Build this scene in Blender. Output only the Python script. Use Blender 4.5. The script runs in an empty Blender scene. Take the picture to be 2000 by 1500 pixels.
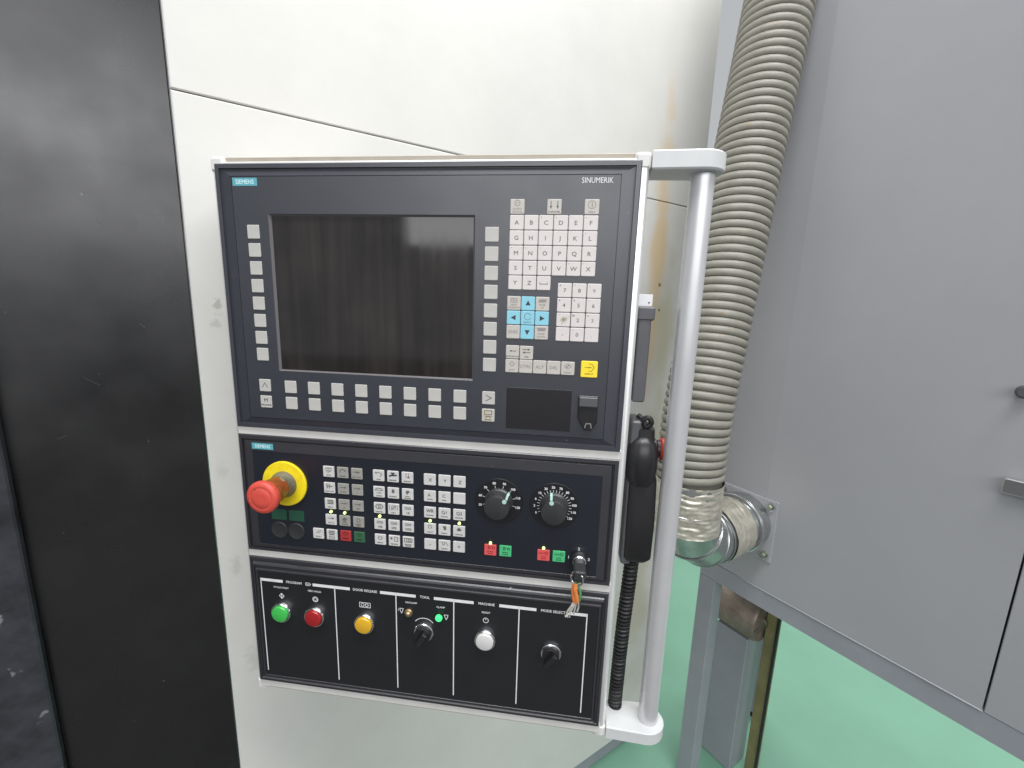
import bpy, math, random
from mathutils import Vector, Matrix, noise
from math import radians, sin, cos, pi
random.seed(7)
scene = bpy.context.scene
C = scene.collection
MM = 0.001
H0 = 1.48            # height of the upper edge of the operator panel above the floor (m)

# ------------------------------------------------------------------ camera
cam = bpy.data.cameras.new('camera'); co = bpy.data.objects.new('camera', cam); C.objects.link(co)
cam.sensor_width = 36.0; cam.lens = 36.0 * 850.0 / 2000.0
cam.clip_start = 0.02; cam.clip_end = 60
Rx, Ux, Bx = (0.991878, 0.123874, 0.028873), (-0.050893, 0.178479, 0.982627), (0.116569, -0.976115, 0.183334)
M = Matrix(((Rx[0], Ux[0], Bx[0], 0.413564), (Rx[1], Ux[1], Bx[1], -0.493115), (Rx[2], Ux[2], Bx[2], H0 - 0.148262), (0, 0, 0, 1)))
co.matrix_world = M
scene.camera = co

# ------------------------------------------------------------------ light
world = bpy.data.worlds.new('World'); scene.world = world; world.use_nodes = True
bg = world.node_tree.nodes['Background']; bg.inputs[0].default_value = (0.93, 0.96, 1.0, 1); bg.inputs[1].default_value = 0.52
def area(name, loc, target, sx, sy, watt, col):
    l = bpy.data.lights.new(name, 'AREA'); l.shape = 'RECTANGLE'; l.size = sx; l.size_y = sy; l.energy = watt; l.color = col
    o = bpy.data.objects.new(name, l); C.objects.link(o); o.location = loc
    d = Vector(target) - Vector(loc); o.rotation_euler = d.to_track_quat('-Z', 'Y').to_euler()
    return o
area('hall_lamp_bank', (1.82, -5.4, 3.12), (1.82, 0, 2.0), 7.3, 2.1, 205, (0.98, 0.985, 1.0))
area('overhead_fill', (1.2, -0.9, 4.3), (1.1, -0.4, 0.0), 4.0, 0.8, 170, (0.99, 0.99, 1.0))  # unseen overhead fill, placed and boosted to lift the cream wall
area('overhead_fill', (2.4, 1.3, 4.3), (2.4, 1.3, 0.0), 3.0, 1.2, 170, (1.0, 0.985, 0.96))  # unseen fill added above the rear floor to brighten the green
scene.view_settings.view_transform = 'Standard'; scene.view_settings.look = 'None'
scene.view_settings.exposure = -0.02; scene.view_settings.gamma = 1.0
scene.render.engine = 'CYCLES'

# ------------------------------------------------------------------ materials
def mat(name, col, rough=0.5, metal=0.0, spec=0.5, var=0.0, vscale=40, bump=0.0, bscale=600, emit=None, estr=0, coat=0, rvar=0.0, specks=None):
    m = bpy.data.materials.new(name); m.use_nodes = True
    nt = m.node_tree; N = nt.nodes; L = nt.links; b = N['Principled BSDF']
    b.inputs['Base Color'].default_value = (*col, 1); b.inputs['Roughness'].default_value = rough
    b.inputs['Metallic'].default_value = metal; b.inputs['Specular IOR Level'].default_value = spec
    if coat: b.inputs['Coat Weight'].default_value = coat; b.inputs['Coat Roughness'].default_value = 0.12
    if emit: b.inputs['Emission Color'].default_value = (*emit, 1); b.inputs['Emission Strength'].default_value = estr
    tc = N.new('ShaderNodeTexCoord')
    out = None
    if var:
        n = N.new('ShaderNodeTexNoise'); n.inputs['Scale'].default_value = vscale; n.inputs['Detail'].default_value = 6; n.inputs['Roughness'].default_value = 0.65
        L.new(tc.outputs['Object'], n.inputs['Vector'])
        r = N.new('ShaderNodeMapRange'); r.inputs[1].default_value = 0.3; r.inputs[2].default_value = 0.7; r.inputs[3].default_value = 1 - var; r.inputs[4].default_value = 1 + var
        L.new(n.outputs['Fac'], r.inputs[0])
        mx = N.new('ShaderNodeMix'); mx.data_type = 'RGBA'; mx.blend_type = 'MULTIPLY'; mx.inputs[0].default_value = 1
        mx.inputs[6].default_value = (*col, 1); L.new(r.outputs[0], mx.inputs[7]); out = mx.outputs[2]
        L.new(out, b.inputs['Base Color'])
    if rvar:
        n = N.new('ShaderNodeTexNoise'); n.inputs['Scale'].default_value = vscale * 0.6; n.inputs['Detail'].default_value = 5
        L.new(tc.outputs['Object'], n.inputs['Vector'])
        r = N.new('ShaderNodeMapRange'); r.inputs[1].default_value = 0.3; r.inputs[2].default_value = 0.7; r.inputs[3].default_value = max(0.02, rough - rvar); r.inputs[4].default_value = rough + rvar
        L.new(n.outputs['Fac'], r.inputs[0]); L.new(r.outputs[0], b.inputs['Roughness'])
    if specks:   # (colour, scale, threshold): small dings and dust
        n = N.new('ShaderNodeTexNoise'); n.inputs['Scale'].default_value = specks[1]; n.inputs['Detail'].default_value = 3
        L.new(tc.outputs['Object'], n.inputs['Vector'])
        r = N.new('ShaderNodeMapRange'); r.inputs[1].default_value = specks[2]; r.inputs[2].default_value = specks[2] + 0.03
        L.new(n.outputs['Fac'], r.inputs[0])
        mx = N.new('ShaderNodeMix'); mx.data_type = 'RGBA'; L.new(r.outputs[0], mx.inputs[0])
        if out: L.new(out, mx.inputs[6])
        else: mx.inputs[6].default_value = (*col, 1)
        mx.inputs[7].default_value = (*specks[0], 1); out = mx.outputs[2]; L.new(out, b.inputs['Base Color'])
    if bump:
        n = N.new('ShaderNodeTexNoise'); n.inputs['Scale'].default_value = bscale; n.inputs['Detail'].default_value = 3
        L.new(tc.outputs['Object'], n.inputs['Vector'])
        bp = N.new('ShaderNodeBump'); bp.inputs['Strength'].default_value = bump; bp.inputs['Distance'].default_value = 0.001
        L.new(n.outputs['Fac'], bp.inputs['Height']); L.new(bp.outputs[0], b.inputs['Normal'])
    return m

def tone_patches(m, items):
    """items: (colour, amount, centre xyz (m), radius xyz (m), noise scale): colour patches with their own shape, object space"""
    nt = m.node_tree; N = nt.nodes; L = nt.links; b = N['Principled BSDF']
    tc = N.new('ShaderNodeTexCoord')
    lk = b.inputs['Base Color'].links
    cur = lk[0].from_socket if lk else None
    for col, amt, c, rad, ns in items:
        mp = N.new('ShaderNodeMapping'); mp.vector_type = 'POINT'
        mp.inputs['Scale'].default_value = (1 / rad[0], 1 / rad[1], 1 / rad[2]); mp.inputs['Location'].default_value = (-c[0] / rad[0], -c[1] / rad[1], -c[2] / rad[2])
        L.new(tc.outputs['Object'], mp.inputs[0])
        ln = N.new('ShaderNodeVectorMath'); ln.operation = 'LENGTH'; L.new(mp.outputs[0], ln.inputs[0])
        n = N.new('ShaderNodeTexNoise'); n.inputs['Scale'].default_value = ns; n.inputs['Detail'].default_value = 5; L.new(tc.outputs['Object'], n.inputs['Vector'])
        a = N.new('ShaderNodeMath'); a.operation = 'MULTIPLY_ADD'; a.inputs[1].default_value = 2.2; a.inputs[2].default_value = -1.1; L.new(n.outputs['Fac'], a.inputs[0])
        s = N.new('ShaderNodeMath'); s.operation = 'ADD'; L.new(ln.outputs['Value'], s.inputs[0]); L.new(a.outputs[0], s.inputs[1])
        r = N.new('ShaderNodeMapRange'); r.interpolation_type = 'SMOOTHSTEP'; r.inputs[1].default_value = 1.0; r.inputs[2].default_value = 0.2; r.inputs[3].default_value = 0; r.inputs[4].default_value = amt
        L.new(s.outputs[0], r.inputs[0])
        mx = N.new('ShaderNodeMix'); mx.data_type = 'RGBA'; L.new(r.outputs[0], mx.inputs[0])
        if cur: L.new(cur, mx.inputs[6])
        else: mx.inputs[6].default_value = b.inputs['Base Color'].default_value
        mx.inputs[7].default_value = (*col, 1); cur = mx.outputs[2]
    L.new(cur, b.inputs['Base Color'])

K = {}
K['bezel'] = mat('bezel paint', (0.032, 0.034, 0.045), 0.37, spec=0.9, var=0.10, vscale=30, bump=0.08, bscale=1500, specks=((0.35, 0.35, 0.36), 150, 0.745))
K['face'] = mat('operator foil', (0.024, 0.027, 0.037), 0.38, spec=0.9, var=0.07, vscale=25, bump=0.06, bscale=2200, rvar=0.04)
K['surround'] = mat('lit chamfer grey', (0.14, 0.13, 0.135), 0.4)
K['cover'] = mat('black cover foil', (0.008, 0.0075, 0.010), 0.45, var=0.1)
K['mframe'] = mat('control frame paint', (0.024, 0.024, 0.029), 0.38, spec=0.9, var=0.12, vscale=30, bump=0.08, bscale=1500, specks=((0.3, 0.3, 0.32), 140, 0.745))
K['mface'] = mat('control foil navy', (0.009, 0.011, 0.019), 0.38, spec=0.6, var=0.1, vscale=25, bump=0.05, bscale=2200)
K['bface'] = mat('button plate black', (0.009, 0.010, 0.012), 0.38, spec=0.6, var=0.12, vscale=25, bump=0.05, bscale=2000)
K['soft'] = mat('soft key grey', (0.47, 0.46, 0.43), 0.5, var=0.05, vscale=60)
K['key'] = mat('key white', (0.64, 0.60, 0.58), 0.5, var=0.04, vscale=60, specks=((0.4, 0.38, 0.35), 90, 0.72))
K['keyg'] = mat('key warm grey', (0.50, 0.47, 0.43), 0.5, var=0.05, vscale=60)
K['keyb'] = mat('key cyan', (0.24, 0.56, 0.67), 0.5, var=0.04, vscale=60)
K['keyy'] = mat('key yellow', (0.90, 0.70, 0.03), 0.45, var=0.04, vscale=60)
K['mkey'] = mat('control key white', (0.56, 0.555, 0.54), 0.5, var=0.06, vscale=80)
K['mkeyg'] = mat('control key grey', (0.30, 0.29, 0.26), 0.5, var=0.06, vscale=80)
K['kred'] = mat('key dark red', (0.36, 0.03, 0.03), 0.5)
K['kgrn'] = mat('key dark green', (0.03, 0.11, 0.05), 0.5)
K['kred2'] = mat('key red', (0.72, 0.10, 0.10), 0.5)
K['kgrn2'] = mat('key green', (0.07, 0.50, 0.20), 0.5)
K['ink'] = mat('legend grey', (0.12, 0.115, 0.11), 0.6)
K['inkl'] = mat('legend light grey', (0.26, 0.24, 0.23), 0.6)
K['inkd'] = mat('legend dark', (0.03, 0.045, 0.055), 0.6)
K['inky'] = mat('legend brown', (0.20, 0.15, 0.02), 0.6)
K['white'] = mat('print white', (0.72, 0.72, 0.72), 0.5, var=0.08, vscale=80)
K['teal'] = mat('logo teal', (0.10, 0.36, 0.42), 0.45)
K['tealt'] = mat('logo text', (0.55, 0.78, 0.80), 0.5)
K['green'] = mat('green window', (0.018, 0.075, 0.045), 0.25)
K['led'] = mat('lit led', (0.7, 0.9, 0.2), 0.3, emit=(0.72, 1.0, 0.25), estr=2.6)
K['lamp'] = mat('lit green lamp', (0.02, 0.3, 0.08), 0.2, emit=(0.06, 1.0, 0.22), estr=1.5)
K['yellow'] = mat('yellow plastic', (0.85, 0.66, 0.012), 0.45, var=0.14, vscale=55, specks=((0.32, 0.22, 0.03), 190, 0.70))
K['red'] = mat('mushroom red', (0.60, 0.075, 0.052), 0.42, var=0.16, vscale=50, specks=((0.25, 0.05, 0.03), 90, 0.68), bump=0.1)
K['stem'] = mat('dirty stem', (0.25, 0.045, 0.02), 0.35, var=0.5, vscale=60, specks=((0.22, 0.2, 0.12), 50, 0.55))
K['stemg'] = mat('stem collar', (0.13, 0.12, 0.09), 0.4, var=0.4, vscale=70)
K['black'] = mat('black plastic', (0.014, 0.014, 0.016), 0.35, var=0.2)
K['dial'] = mat('dial black', (0.008, 0.008, 0.010), 0.4)
K['knob'] = mat('knob charcoal', (0.030, 0.032, 0.034), 0.38, var=0.2, vscale=60, bump=0.1)
K['mint'] = mat('pointer mint', (0.42, 0.62, 0.55), 0.45)
K['chrome'] = mat('chrome', (0.75, 0.75, 0.76), 0.18, 1.0)
K['alu'] = mat('anodised aluminium', (0.86, 0.86, 0.85), 0.36, 0.55, var=0.04, vscale=20, rvar=0.05)
K['strip'] = mat('silver grey strip', (0.66, 0.65, 0.62), 0.45, 0.1, var=0.07, vscale=25)
K['tan'] = mat('tan reflection band', (0.36, 0.32, 0.26), 0.5, var=0.1, vscale=30)
K['cap'] = mat('corner plastic', (0.66, 0.66, 0.63), 0.45, var=0.05)
K['brk'] = mat('bracket plastic', (0.56, 0.57, 0.57), 0.42, var=0.04)
K['box'] = mat('housing paint', (0.5, 0.5, 0.48), 0.5)
K['tube'] = mat('handle aluminium', (0.62, 0.62, 0.63), 0.36, 0.45, var=0.03, vscale=20, rvar=0.06)
K['wall'] = mat('cream powder coat', (0.60, 0.595, 0.565), 0.42, var=0.035, vscale=9, bump=0.05, bscale=900)
tone_patches(K['wall'], [((0.44, 0.40, 0.27), 0.6, (0.84, 0.75, 0), (0.09, 0.75, 1), 5), ((0.62, 0.47, 0.27), 0.85, (0.815, 1.46, 0), (0.042, 0.42, 1), 7), ((0.52, 0.50, 0.36), 0.7, (0.865, 1.25, 0), (0.03, 0.30, 1), 9),  # tall yellow-brown bands towards the right end of the wall
                   ((0.36, 0.35, 0.31), 0.75, (-0.077, 1.316, 0), (0.006, 0.016, 1), 150), ((0.42, 0.41, 0.37), 0.6, (-0.082, 1.292, 0), (0.010, 0.007, 1), 130), ((0.42, 0.41, 0.37), 0.5, (-0.085, 0.925, 0), (0.010, 0.022, 1), 140),
                   ((0.47, 0.46, 0.42), 0.45, (-0.09, 1.08, 0), (0.010, 0.016, 1), 120), ((0.47, 0.46, 0.42), 0.5, (-0.072, 0.76, 0), (0.016, 0.03, 1), 90), ((0.50, 0.48, 0.42), 0.5, (0.3, 0.7, 0), (0.10, 0.06, 1), 25), ((0.10, 0.09, 0.07), 0.9, (0.832, 1.385, 0), (0.006, 0.006, 1), 60), ((0.10, 0.09, 0.07), 0.8, (0.838, 1.325, 0), (0.006, 0.005, 1), 60)])
K['door'] = mat('black door paint', (0.005, 0.005, 0.0055), 0.29, spec=0.8, var=0.3, vscale=14, bump=0.05, bscale=700, rvar=0.09, specks=((0.09, 0.09, 0.09), 130, 0.75))
K['scuff'] = mat('scuffed dark edge', (0.030, 0.032, 0.038), 0.32, var=0.5, vscale=22, specks=((0.16, 0.165, 0.175), 28, 0.64), bump=0.2, bscale=300)
K['grey'] = mat('grey cabinet paint', (0.325, 0.328, 0.345), 0.38, var=0.03, vscale=5, bump=0.10, bscale=700, rvar=0.05)
K['greyd'] = mat('grey frame paint', (0.27, 0.28, 0.31), 0.42, var=0.06, vscale=12, bump=0.10, bscale=700)
K['galv'] = mat('galvanised sheet', (0.44, 0.455, 0.45), 0.30, 0.9, var=0.12, vscale=30, rvar=0.08)
K['foil'] = mat('foil tape', (0.70, 0.665, 0.56), 0.36, 0.75, var=0.22, vscale=60, bump=0.5, bscale=150, rvar=0.1)
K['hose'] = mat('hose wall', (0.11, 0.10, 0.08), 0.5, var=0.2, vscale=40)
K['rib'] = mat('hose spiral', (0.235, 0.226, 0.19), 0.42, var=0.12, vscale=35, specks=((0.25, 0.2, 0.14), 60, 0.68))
K['floor'] = mat('green epoxy floor', (0.165, 0.345, 0.245), 0.35, var=0.06, vscale=3)
K['gbox'] = mat('dark grey plastic', (0.085, 0.085, 0.092), 0.42, var=0.08)
K['label'] = mat('white label', (0.78, 0.78, 0.80), 0.5)
K['rubber'] = mat('black rubber', (0.012, 0.012, 0.013), 0.45, var=0.2, vscale=60)
K['redb'] = mat('pendant red', (0.62, 0.06, 0.04), 0.4)
K['bolt'] = mat('zinc bolt', (0.32, 0.34, 0.27), 0.35, 0.9, var=0.2)
K['steelbrown'] = mat('rusty steel', (0.27, 0.215, 0.18), 0.45, 0.5, var=0.35, vscale=25)
K['olive'] = mat('olive paint', (0.20, 0.18, 0.08), 0.5, var=0.2, vscale=20)
K['orange'] = mat('orange sheath', (0.72, 0.22, 0.06), 0.4, var=0.15, vscale=200)
K['wgreen'] = mat('green sheath', (0.10, 0.30, 0.10), 0.4)
K['frayed'] = mat('frayed wrap', (0.55, 0.54, 0.50), 0.4, 0.3, var=0.2, vscale=200)
K['btng'] = mat('button green', (0.05, 0.46, 0.08), 0.3, coat=0.3)
K['btnr'] = mat('button red', (0.33, 0.012, 0.014), 0.3, coat=0.3)
K['btny'] = mat('button amber', (0.66, 0.38, 0.02), 0.3, coat=0.3)
K['btnw'] = mat('button white', (0.6, 0.6, 0.58), 0.3, coat=0.3)
K['brass'] = mat('worn brass', (0.5, 0.38, 0.22), 0.3, 0.9, var=0.3, vscale=150)

def screen_mat():
    m = bpy.data.materials.new('display glass'); m.use_nodes = True
    nt = m.node_tree; N = nt.nodes; L = nt.links; b = N['Principled BSDF']
    tc = N.new('ShaderNodeTexCoord')
    mp = N.new('ShaderNodeMapping'); mp.inputs['Scale'].default_value = (90, 5, 1); L.new(tc.outputs['Object'], mp.inputs[0])
    n1 = N.new('ShaderNodeTexNoise'); n1.inputs['Scale'].default_value = 1; n1.inputs['Detail'].default_value = 5; L.new(mp.outputs[0], n1.inputs['Vector'])
    n2 = N.new('ShaderNodeTexNoise'); n2.inputs['Scale'].default_value = 11; n2.inputs['Detail'].default_value = 4; L.new(tc.outputs['Object'], n2.inputs['Vector'])
    mul = N.new('ShaderNodeMath'); mul.operation = 'MULTIPLY'; L.new(n1.outputs['Fac'], mul.inputs[0]); L.new(n2.outputs['Fac'], mul.inputs[1])
    r = N.new('ShaderNodeMapRange'); r.inputs[1].default_value = 0.12; r.inputs[2].default_value = 0.42; L.new(mul.outputs[0], r.inputs[0])
    mx = N.new('ShaderNodeMix'); mx.data_type = 'RGBA'; L.new(r.outputs[0], mx.inputs[0])
    mx.inputs[6].default_value = (0.013, 0.0115, 0.0115, 1); mx.inputs[7].default_value = (0.035, 0.030, 0.027, 1)
    L.new(mx.outputs[2], b.inputs['Base Color'])
    r2 = N.new('ShaderNodeMapRange'); r2.inputs[1].default_value = 0.12; r2.inputs[2].default_value = 0.42; r2.inputs[3].default_value = 0.05; r2.inputs[4].default_value = 0.13; L.new(mul.outputs[0], r2.inputs[0])
    L.new(r2.outputs[0], b.inputs['Roughness'])
    return m
K['screen'] = screen_mat()

# ------------------------------------------------------------------ mesh helpers (millimetres, local x right, y up, z towards the viewer)
_font = {}
def glyphs(s):
    if s not in _font:
        c = bpy.data.curves.new('t', 'FONT'); c.body = s; c.align_x = 'CENTER'; c.resolution_u = 2; c.size = 1
        o = bpy.data.objects.new('t', c); C.objects.link(o)
        bpy.context.view_layer.update()
        e = o.evaluated_get(bpy.context.evaluated_depsgraph_get()); me = e.to_mesh()
        _font[s] = ([v.co.copy() for v in me.vertices], [list(p.vertices) for p in me.polygons])
        e.to_mesh_clear(); bpy.data.objects.remove(o); bpy.data.curves.remove(c)
    return _font[s]
def _cap():
    vs, _ = glyphs('H'); return max(v.y for v in vs) - min(v.y for v in vs)

class MB:
    def __init__(s): s.v = []; s.f = []
    def add(s, vs, fs):
        k = len(s.v); s.v += [tuple(v) for v in vs]; s.f += [[i + k for i in f] for f in fs]; return s
    def prism(s, poly, a0, a1, bev=0.0, axis='z'):
        """poly: counter-clockwise 2D outline (convex), extruded a0..a1 along axis, both rims chamfered by bev"""
        n = len(poly)
        def inset(d):
            out = []
            for i in range(n):
                p0, p1, p2 = Vector(poly[i - 1]), Vector(poly[i]), Vector(poly[(i + 1) % n])
                e1, e2 = (p1 - p0).normalized(), (p2 - p1).normalized()
                n1, n2 = Vector((-e1.y, e1.x)), Vector((-e2.y, e2.x)); nn = n1 + n2
                out.append(p1 + nn * (d / max(0.3, 1 + n1.dot(n2))))
            return out
        rings = [(inset(bev), a0), (poly, a0 + bev), (poly, a1 - bev), (inset(bev), a1)] if bev else [(poly, a0), (poly, a1)]
        vs = []
        for P, a in rings:
            for q in P:
                vs.append({'z': (q[0], q[1], a), 'y': (q[0], a, -q[1]), 'x': (a, q[0], q[1])}[axis])
        fs = [[r * n + i, r * n + (i + 1) % n, (r + 1) * n + (i + 1) % n, (r + 1) * n + i] for r in range(len(rings) - 1) for i in range(n)]
        fs.append(list(range(n))[::-1]); fs.append([(len(rings) - 1) * n + i for i in range(n)])
        return s.add(vs, fs)
    def box(s, x0, x1, y0, y1, z0, z1, bev=0.0):
        return s.prism([(x0, y0), (x1, y0), (x1, y1), (x0, y1)], z0, z1, bev)
    def loft(s, rects, cap=False, back=False):
        """rects: (x0,x1,y0,y1,z) lofted one after the other"""
        vs = []
        for x0, x1, y0, y1, z in rects: vs += [(x0, y0, z), (x1, y0, z), (x1, y1, z), (x0, y1, z)]
        fs = [[r * 4 + i, r * 4 + (i + 1) % 4, r * 4 + 4 + (i + 1) % 4, r * 4 + 4 + i] for r in range(len(rects) - 1) for i in range(4)]
        if cap: fs.append([(len(rects) - 1) * 4 + i for i in range(4)])
        if back: fs.append([3, 2, 1, 0])
        return s.add(vs, fs)
    def lathe(s, prof, c=(0, 0, 0), seg=32, axis='z', cap=True):
        vs = []
        for r, a in prof:
            for k in range(seg):
                t = 2 * pi * k / seg; p, q = r * cos(t), r * sin(t)
                vs.append({'z': (c[0] + p, c[1] + q, c[2] + a), 'y': (c[0] + q, c[1] + a, c[2] + p), 'x': (c[0] + a, c[1] + p, c[2] + q)}[axis])
        n = len(prof)
        fs = [[r * seg + i, r * seg + (i + 1) % seg, (r + 1) * seg + (i + 1) % seg, (r + 1) * seg + i] for r in range(n - 1) for i in range(seg)]
        if cap: fs.append([(n - 1) * seg + i for i in range(seg)]); fs.append(list(range(seg))[::-1])
        return s.add(vs, fs)
    def tube(s, path, rad, seg=10, flat=1.0, cap=True):
        P = [Vector(p) for p in path]; R = rad if isinstance(rad, (list, tuple)) else [rad] * len(P)
        vs = []; n0 = None
        for i, p in enumerate(P):
            t = (P[min(i + 1, len(P) - 1)] - P[max(i - 1, 0)]).normalized()
            if n0 is None:
                n0 = t.orthogonal().normalized()
            n0 = (n0 - t * n0.dot(t)).normalized(); b = t.cross(n0)
            for k in range(seg):
                a = 2 * pi * k / seg; vs.append(p + (n0 * cos(a) + b * sin(a) * flat) * R[i])
        fs = [[r * seg + i, r * seg + (i + 1) % seg, (r + 1) * seg + (i + 1) % seg, (r + 1) * seg + i] for r in range(len(P) - 1) for i in range(seg)]
        if cap: fs.append(list(range(seg))[::-1]); fs.append([(len(P) - 1) * seg + i for i in range(seg)])
        return s.add(vs, fs)
    # flat print in the xy plane at height z
    def fill(s, pts, z=0.0):
        return s.add([(x, y, z) for x, y in pts], [list(range(len(pts)))])
    def line(s, pts, w, z=0.0, closed=False):
        pts = [Vector(p) for p in pts]
        if closed: pts = pts + [pts[0]]
        for a, b in zip(pts[:-1], pts[1:]):
            d = (b - a).normalized(); n = Vector((-d.y, d.x)) * w / 2; e = d * w * 0.35
            s.fill([tuple(a - n - e), tuple(b - n + e), tuple(b + n + e), tuple(a + n - e)], z); z += 0.002
        return s
    def arc(s, cx, cy, r, a0, a1, w, z=0.0, n=14):
        return s.line([(cx + r * cos(radians(a0 + (a1 - a0) * i / n)), cy + r * sin(radians(a0 + (a1 - a0) * i / n))) for i in range(n + 1)], w, z)
    def text(s, t, x, y, cap, z=0.0, sx=1.0, rot=0.0, bold=0):
        vs, fs = glyphs(t); k = cap / _cap(); c, n = cos(rot), sin(rot)
        out = []
        for v in vs:
            px, py = v.x * k * sx, (v.y - _cap() / 2) * k
            out.append((x + px * c - py * n, y + px * n + py * c, z))
        s.add(out, fs)
        if bold:
            s.add([(a + bold, b, q + 0.003) for a, b, q in out], fs); s.add([(a, b + bold, q + 0.006) for a, b, q in out], fs)
        return s
    def mesh(s, name, m, smooth=False, scale=MM):
        me = bpy.data.meshes.new(name); me.from_pydata([(a * scale, b * scale, c * scale) for a, b, c in s.v], [], s.f)
        me.materials.append(K[m] if isinstance(m, str) else m); me.update()
        if smooth:
            for p in me.polygons: p.use_smooth = True
            me.set_sharp_from_angle(angle=radians(smooth if smooth is not True else 35))
        return me
    def build(s, name, m, parent=None, loc=(0, 0, 0), smooth=False, label=None):
        return put(name, s.mesh(name, m, smooth), parent, loc, label)

def put(name, me, parent=None, loc=(0, 0, 0), label=None):
    o = bpy.data.objects.new(name, me); C.objects.link(o); o.parent = parent; o.location = [c * MM for c in loc]
    if label: o['label'] = label
    return o

A40 = radians(40)
def P(x, y, z):      # panel frame (mm) -> world
    return Vector((x * MM, -z * MM, H0 + y * MM))
def Q(s, y, t):      # machine frame (mm) -> world: s along the machine front, t out of it
    return Vector(((s * cos(A40) + t * sin(A40)) * MM, (105 + s * sin(A40) - t * cos(A40)) * MM, H0 + y * MM))
def thing(name, label, cat, loc, machine=False, group=None):
    o = bpy.data.objects.new(name, None); C.objects.link(o); o.empty_display_size = 0.02
    o.location = loc; o.rotation_euler = (pi / 2, 0, A40 if machine else 0)
    o['label'] = label; o['category'] = cat
    if group: o['group'] = group
    return o
def rrect(w, h, r, n=3, cx=0, cy=0):
    out = []
    for sx, sy, a0 in ((1, -1, -90), (1, 1, 0), (-1, 1, 90), (-1, -1, 180)):
        for i in range(n + 1):
            a = radians(a0 + 90 * i / n); out.append((cx + sx * (w / 2 - r) + r * cos(a), cy + sy * (h / 2 - r) + r * sin(a)))
    return out
def smoothpath(pts, n=8):
    P_ = [Vector(p) for p in pts]; out = []
    for i in range(len(P_) - 1):
        a, b, c, d = P_[max(i - 1, 0)], P_[i], P_[i + 1], P_[min(i + 2, len(P_) - 1)]
        for k in range(n):
            t = k / n; out.append(0.5 * ((2 * b) + (c - a) * t + (2 * a - 5 * b + 4 * c - d) * t * t + (3 * b - a - 3 * c + d) * t ** 3))
    out.append(P_[-1]); return out

# ================================================================== SETTING
FLOOR = -1480
fl = MB(); fl.add([(-9, -9, 0), (9, -9, 0), (9, 9, 0), (-9, 9, 0)], [[0, 1, 2, 3]])
o = put('floor', fl.mesh('floor', 'floor', scale=1.0)); o['kind'] = 'structure'; o['label'] = 'glossy green painted workshop floor'

a_ = MB(); a_.add([(-9, -9, .004), (9, -9, .004), (9, -0.12, .004), (-9, -0.12, .004)], [[0, 1, 2, 3]])  # unseen grey sheet, added to keep green floor bounce off the metal
K['blocker'] = mat('grey bounce blocker', (0.075, 0.073, 0.071), 0.5, var=0.1, vscale=4)
o = put('bounce_blocker', a_.mesh('bounce_blocker', 'blocker', scale=1.0)); o['kind'] = 'structure'; o['label'] = 'grey bounce blocker added in front of the machine, out of view'
# machine front wall (machine frame)
t = thing('machine_wall', 'cream sheet metal machine wall with yellow-brown vertical bands behind the control panel', 'wall', Q(0, FLOOR, 0), True)
b = -FLOOR
MB().box(-105, 965, 60, b + 96, -28, 0, 1.5).build('lower_sheet', 'wall', t)
MB().box(-105, 965, b + 97.6, b + 760, -28, 0, 1.5).build('upper_sheet', 'wall', t)
MB().box(-100, 962, 62, b + 758, -40, -26).build('backing_sheet', 'greyd', t)
MB().box(938, 963, 60, b + 760, -700, -41, 1.5).build('side_sheet', 'wall', t)
MB().box(-90, 955, 2, 58, -30, -12).build('plinth', 'greyd', t)

# black sliding door (machine frame)
t = thing('machine_door', 'matt black sliding machine door with scratches, left of the control panel', 'door', Q(-105, FLOOR, -12), True)
MB().box(-900, -2, 40, b + 760, -26, 0, 1.0).build('door_leaf', 'door', t)
MB().box(-900, -193, 42, b + 300, 0.5, 14, 2.0).build('edge_trim', 'scuff', t, label='scuffed dark strip along the lower left of the door')
sm = mat('pale scratch', (0.05, 0.05, 0.052), 0.5)
for (x0, y0, x1, y1, w) in ((-58, -188, -53, -194, .7), (-118, -255, -104, -266, .5), (-140, -110, -137, -113, .8), (-75, -390, -72, -392, .6), (-150, -330, -141, -327, .5)):
    MB().line([(x0, y0 + b), (x1, y1 + b)], w, 0.25).build('scratch', sm, t)

# grey cabinet at the right (machine frame; its face looks along -s)
t = thing('grey_cabinet', 'tall grey painted steel cabinet standing on legs right of the ribbed hose', 'cabinet', Q(926, FLOOR, 132), True)
MB().prism([(420, -.5), (9, -.5), (0, -139), (0, -513), (420, -513)][::-1], b - 786, b + 760, 1.2, 'y').build('side_panel', 'grey', t)
MB().box(0.8, 420, b - 786, b + 760, 515.5, 1100, 1.2).build('door', 'grey', t)
MB().box(2, 42, b - 832, b - 787.5, 1, 1100, 1.0).build('rail', 'greyd', t)
for (x, z) in ((2, 1), (378, 1), (2, 1058), (378, 1058)):
    MB().box(x, x + 40, 12, b - 833, z, z + 42, 1.0).build('leg', 'greyd', t)
    MB().lathe([(26, 0.5), (26, 7), (10, 11)], (x + 20, 0, z + 21), 16, 'y').build('foot', 'rubber', t, smooth=True)
lt = MB().prism(rrect(24, 70, 4, 3, b - 401, 512), -16, -6, 1.5, 'x').build('latch', 'chrome', t)
MB().box(-6.5, -0.4, b - 407, b - 395, 498, 514, .8).build('latch_post', 'bolt', lt)
MB().lathe([(6, 0), (6, -5), (9, -7), (10, -13), (7, -16)], (0, b - 256, 476), 20, 'x').build('knob', 'gbox', t, smooth=True)

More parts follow.
